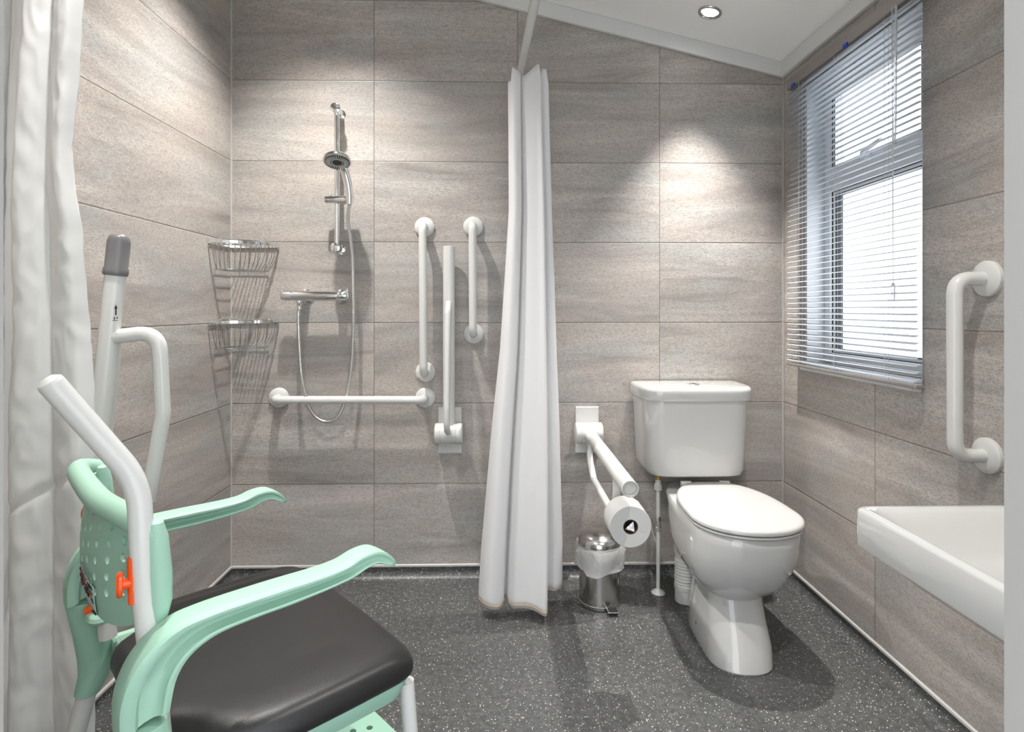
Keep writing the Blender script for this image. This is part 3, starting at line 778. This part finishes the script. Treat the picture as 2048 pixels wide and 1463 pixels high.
# backrest shell with real holes
def BR(s, t):
    """s -1..1 across, t 0 (top) .. 1 (bottom); returns point on the rear face"""
    v = .198 * s
    zb_ = .700 - .044 * math.sqrt(max(0, 1 - min(1, abs(s)) ** 3.2))
    z = .815 + (zb_ - .815) * t
    u = -.402 - (.031 + .012 * math.sin(PI * min(1, t * .8))) * (1 - min(1, abs(s)) ** 2.6)
    return u, v, z
bm = B(); ns, nt = 32, 20
loft(bm, [[BR(-1 + 2 * i / ns, j / nt) for i in range(ns + 1)] for j in range(nt + 1)], closed=False)
tmp = obj('tmp', bm, M_mint, ch, local=True, fix=False)
md = tmp.modifiers.new('s', 'SOLIDIFY'); md.thickness = .004; md.offset = -1 if False else 0
cb = B()
for (s, z0, n_) in ((.55, .790, 4), (.33, .802, 5), (.11, .790, 5), (-.11, .802, 5), (-.35, .790, 5), (-.58, .802, 5), (-.79, .790, 4)):
    for k in range(n_):
        z = z0 - .0238 * k
        lathe(cb, [(.0066, 0), (.0066, .12)], (-.48, .198 * s, z), 'X', 14)
me = bpy.data.meshes.new('cut'); cb.normal_update(); bmesh.ops.recalc_face_normals(cb, faces=cb.faces); cb.to_mesh(me); cb.free()
cut = bpy.data.objects.new('cut', me); COL.objects.link(cut); cut.parent = ch
md = tmp.modifiers.new('b', 'BOOLEAN'); md.object = cut; md.operation = 'DIFFERENCE'; md.solver = 'EXACT'
bpy.context.view_layer.update()
dg = bpy.context.evaluated_depsgraph_get()
me2 = bpy.data.meshes.new_from_object(tmp.evaluated_get(dg))
tmp.modifiers.clear(); tmp.data = me2; tmp.name = 'backrest'; back = tmp
if not me2.materials: me2.materials.append(M_mint)
for f in me2.polygons: f.use_smooth = True
me2.set_sharp_from_angle(angle=math.radians(40))
bpy.data.objects.remove(cut)
bm = B(); pts = cr([(-.385, -.205, .79), (-.398, -.197, .812), (-.416, -.15, .822), (-.432, -.05, .823), (-.436, .07, .826), (-.432, .175, .828), (-.412, .208, .824), (-.37, .214, .812)], 6)
n = len(pts); tube(bm, pts, [.009 + .009 * max(0, math.sin(PI * i / (n - 1))) ** .4 for i in range(n)], 16); part('top_roll', bm, M_mint2, back)
for s in (-1, 1):
    bm = B(); rings = []
    for z, a, b, wv in ((.826, -.400, -.390, .006), (.822, -.404, -.382, .012), (.80, -.406, -.376, .016), (.75, -.406, -.371, .017), (.71, -.404, -.371, .016), (.685, -.400, -.377, .012), (.668, -.395, -.385, .005)):
        rings.append([((a + b) / 2 + (b - a) / 2 * math.cos(q), s * .203 + wv * math.sin(q), z) for q in [2 * PI * k / 20 for k in range(20)]])
    loft(bm, rings); part('side_wing', bm, M_mint2, back)
# warning label on the rear of the backrest
def BRp(s, t, off=.0045):
    a, b, c = Vector(BR(s, t)), Vector(BR(s + .01, t)), Vector(BR(s, t + .01)); nn = (b - a).cross(c - a).normalized()
    if nn.x > 0: nn = -nn
    return a + nn * off
bm = B(); loft(bm, [[BRp(.12 - .50 * i / 8, .66 + .26 * j / 6 + .04 * i / 8, .0042) for i in range(9)] for j in range(7)], closed=False)
lab = part('warning_label', bm, mat('pale_label', (.36, .54, .47), .4), back, fix=False, solid=.0004)
bi, br_, bp = B(), B(), B()
def stroke(bm, s0, t0, s1, t1, wd):
    a, b = BRp(s0, t0, .0052), BRp(s1, t1, .0052); tube(bm, [a, b], wd, 5)
random.seed(3)
for k in range(13):
    s = .08 - .034 * k; tt = .68 + .04 * k / 13
    for r in range(3):
        t0 = tt + .055 * r; 
        if random.random() < .85: stroke(bi if random.random() < .62 else br_, s, t0, s - random.uniform(-.012, .03), t0 + random.uniform(.015, .045), random.choice((.0006, .001, .0014)))
for r in range(4): stroke(bp, .10, .60 + .016 * r, -.36, .63 + .016 * r, .0004)
stroke(bi, -.28, .965, -.38, .965, .0014)
part('print', bi, M_ink, lab); part('print', br_, M_red, lab); part('print', bp, M_paleprint, lab)
# orange clamps
bm = B(); tube(bm, [(-.4215, -.203, .780), (-.4205, -.203, .716)], .0036, 10, flat=1.5)
lathe(bm, [(.006, 0), (.0075, .010), (.0165, .011), (.0175, .0145), (.015, .018)], (-.4200, -.201, .745), (-.95, .2, 0), 24); part('clamp_knob', bm, M_orange)
bm = B(); lathe(bm, [(.006, 0), (.006, .01), (.017, .011), (.0175, .015), (.015, .018)], (-.402, .205, .737), (-.6, .5, 0), 20); part('clamp_knob', bm, M_orange)

# armrests
SEC = [(0, 1.0), (.55, .99), (.86, .96), (1, .88), (1, .76), (.93, .69), (.62, .66), (.30, .60), (.18, .46), (.2, .30), (.42, .20), (.74, .17), (.80, .10), (.74, .02), (0, 0)]
def arm(stn, v0, side):
    st = cr(stn, 7); rings = []
    for uo, zo, ui, zi, w_, k in st:
        half = [((a + (min(1, 1.0 if .05 < b < .95 else a * 1.2) - a) * k) * w_, b) for a, b in SEC]
        full = half + [(-a, b) for a, b in half[-2:0:-1]]
        rings.append([(ui + (uo - ui) * b, v0 + a, zi + (zo - zi) * b) for a, b in full])
    bm = B(); loft(bm, rings); return part('armrest', bm, M_mint2)
near = [(-.447, .566, -.386, .580, .027, .35), (-.446, .612, -.377, .620, .027, .10), (-.428, .655, -.358, .645, .027, 0), (-.392, .686, -.324, .659, .026, 0), (-.345, .6955, -.275, .663, .026, 0), (-.25, .697, -.22, .664, .026, 0),
        (-.175, .696, -.16, .667, .025, .05), (-.130, .698, -.115, .672, .024, .2), (-.098, .706, -.088, .680, .023, .45), (-.068, .706, -.068, .683, .023, .6), (-.044, .693, -.052, .676, .021, .8), (-.030, .676, -.038, .670, .017, 1), (-.025, .668, -.028, .665, .009, 1)]
arm(near, -.236, -1)
arm(near, .236, 1)
# arm sockets (mint sleeves) and legs
for s in (-1, 1):
    bm = B(); rings = []
    for z, u, a, b in ((.566, -.415, .029, .026), (.560, -.415, .031, .0275), (.50, -.404, .030, .027), (.45, -.397, .030, .026), (.42, -.398, .028, .024), (.385, -.411, .021, .021), (.382, -.411, .017, .017)):
        rings.append([(u + a * math.cos(q), s * .236 + b * math.sin(q), z) for q in [2 * PI * k / 28 for k in range(28)]])
    loft(bm, rings); part('arm_socket', bm, M_mint)
    bm = B(); tube(bm, [(-.405, .236 * s, .41), (-.475, .240 * s, .12)], .0165, 20)
    lg = part('leg', bm, M_enamel)
    bm = B(); tube(bm, [(.006, .232 * s, .44), (.03, .238 * s, .12)], .0135, 20)
    lf = part('leg', bm, M_enamel)
    for o_, (u, v) in ((lg, (-.478, .240 * s)), (lf, (.032, .235 * s))):
        bm = B(); lathe(bm, [(.020, -.011), (.046, -.011), (.050, -.007), (.050, .007), (.046, .011), (.020, .011)], (u - .018, v, .050), 'Y', 32); lathe(bm, [(.012, 0), (.014, .02)], (u, v, .105), 'Z', 16); box(bm, u - .026, u + .012, v - .018, v - .0125, .045, .112); box(bm, u - .026, u + .012, v + .0125, v + .018, .045, .112); box(bm, u - .02, u + .014, v - .018, v + .018, .104, .112)
        part('castor', bm, M_greycap, o_)
    bm = B(); tube(bm, fillet([(-.33, .20 * s, .446), (-.20, .205 * s, .446), (-.02, .215 * s, .446)], .1), .0125, 16); part('side_rail', bm, M_enamel)
bm = B(); tube(bm, [(-.365, -.20, .444), (-.365, .20, .444)], .012, 16); part('cross_bar', bm, M_enamel)
# orange release lever at the far arm joint
bm = B(); tube(bm, [(-.418, .196, .556), (-.408, .192, .566), (-.385, .190, .574)], [.008, .010, .009], 12, flat=.75); part('release_lever', bm, M_orange)
bm = B(); lathe(bm, [(.005, 0), (.022, .003), (.024, .010), (.020, .016)], (-.397, .188, .540), (-.1, -.3, 1), 24); part('lever_seat', bm, M_mint2)
# seat cushion
def outline(g, n=8):
    """seat plan, g = inset; concave rear corners, rounded front corners"""
    hw, uf, ur = .270 - g, .016 - g, -.392 + g; P = []
    r = .045
    half = []
    half.append((ur, 0)); half.append((ur, .07)); half.append((ur, .125)); half += [(ur + .004, .140), (ur + .016, .150), (ur + .036, .166), (ur + .050, .185), (ur + .058, .205), (ur + .070, .228 - g * .6), (ur + .095, hw - .008), (ur + .13, hw)]
    half += [(-.20, hw + .002), (-.12, hw + .002)]
    for k in range(n + 1):
        a = PI / 2 * k / n; half.append((uf - r + r * math.sin(a), hw - r + r * math.cos(a)))
    half += [(uf + .004, .12), (uf + .006, .05), (uf + .006, 0)]
    full = half + [(u, -v) for u, v in half[-2:0:-1]]
    return full
def ringS(z, g, drop=0): return [(u, v, z - .006 * 0) for u, v in outline(g)]
bm = B(); loft(bm, [ringS(.463, .014), ringS(.466, .004), ringS(.472, .0), ringS(.481, 0), ringS(.490, .002), ringS(.500, .007), ringS(.5065, .015), ringS(.5095, .026)] + [[(-.19 + (u + .19) * k, v * k, z) for u, v, z in ringS(zz, .026)] for k, zz in ((.93, .511), (.8, .5115), (.5, .5115), (.2, .5115), (.02, .5115))])
cu = part('seat_cushion', bm, M_black)
bm = B(); loft(bm, [ringS(.430, .024), ringS(.432, .016), ringS(.444, .012), ringS(.456, .008), ringS(.4625, .008), ringS(.4625, .03), ringS(.45, .035), ringS(.430, .035)], False, False)
bmesh.ops.remove_doubles(bm, verts=bm.verts, dist=1e-5)
part('seat_frame', bm, M_mint)
bm = B(); box(bm, -.375, -.30, .165, .235, .435, .485); part('frame_corner', bm, M_mint2, smooth=False, bev=.012)
bm = B(); box(bm, -.375, -.30, -.235, -.165, .435, .485); part('frame_corner', bm, M_mint2, smooth=False, bev=.012)
# footrest plate with holes
bm = B(); pl = [(x, y) for x, y in rrect(.20, .33, .014, 5, .052, 0)]
loft(bm, [[(x, y, .125) for x, y in pl], [(x, y, .137) for x, y in pl]])
fo = obj('tmp2', bm, M_mint, ch, local=True, smooth=False)
cb = B()
for i in range(5):
    for j in range(8):
        lathe(cb, [(.0075, 0), (.0075, .05)], (-.022 + .034 * i, -.15 + .034 * j + (.017 if i % 2 else 0), .11), 'Z', 14)
me = bpy.data.meshes.new('cut'); bmesh.ops.recalc_face_normals(cb, faces=cb.faces); cb.to_mesh(me); cb.free()
cut = bpy.data.objects.new('cut', me); COL.objects.link(cut); cut.parent = ch
md = fo.modifiers.new('b', 'BOOLEAN'); md.object = cut; md.operation = 'DIFFERENCE'; md.solver = 'EXACT'
bpy.context.view_layer.update(); dg = bpy.context.evaluated_depsgraph_get()
me2 = bpy.data.meshes.new_from_object(fo.evaluated_get(dg)); fo.modifiers.clear(); fo.data = me2; fo.name = 'footplate'
if not me2.materials: me2.materials.append(M_mint2)
bpy.data.objects.remove(cut)
for s in (-1, 1):
    bm = B(); tube(bm, fillet([(.012, .229 * s, .26), (.03, .205 * s, .14), (.03, .16 * s, .1155), (.13, .15 * s, .1155)], .03), .009, 14); part('footrest_arm', bm, M_enamel)

# ------------------------------------------------------------------ world and view
w = bpy.data.worlds.new('world'); S.world = w; w.use_nodes = True
bg = w.node_tree.nodes['Background']; bg.inputs[0].default_value = (.90, .95, 1, 1); bg.inputs[1].default_value = 1.4
S.view_settings.view_transform = 'Standard'; S.view_settings.look = 'None'
S.view_settings.exposure = 1.06; S.view_settings.gamma = 1; S.view_settings.use_curve_mapping = False
S.cycles.max_bounces = 8; S.cycles.diffuse_bounces = 4; S.cycles.use_adaptive_sampling = True; S.cycles.adaptive_threshold = .08; S.cycles.adaptive_min_samples = 12; S.cycles.use_denoising = True
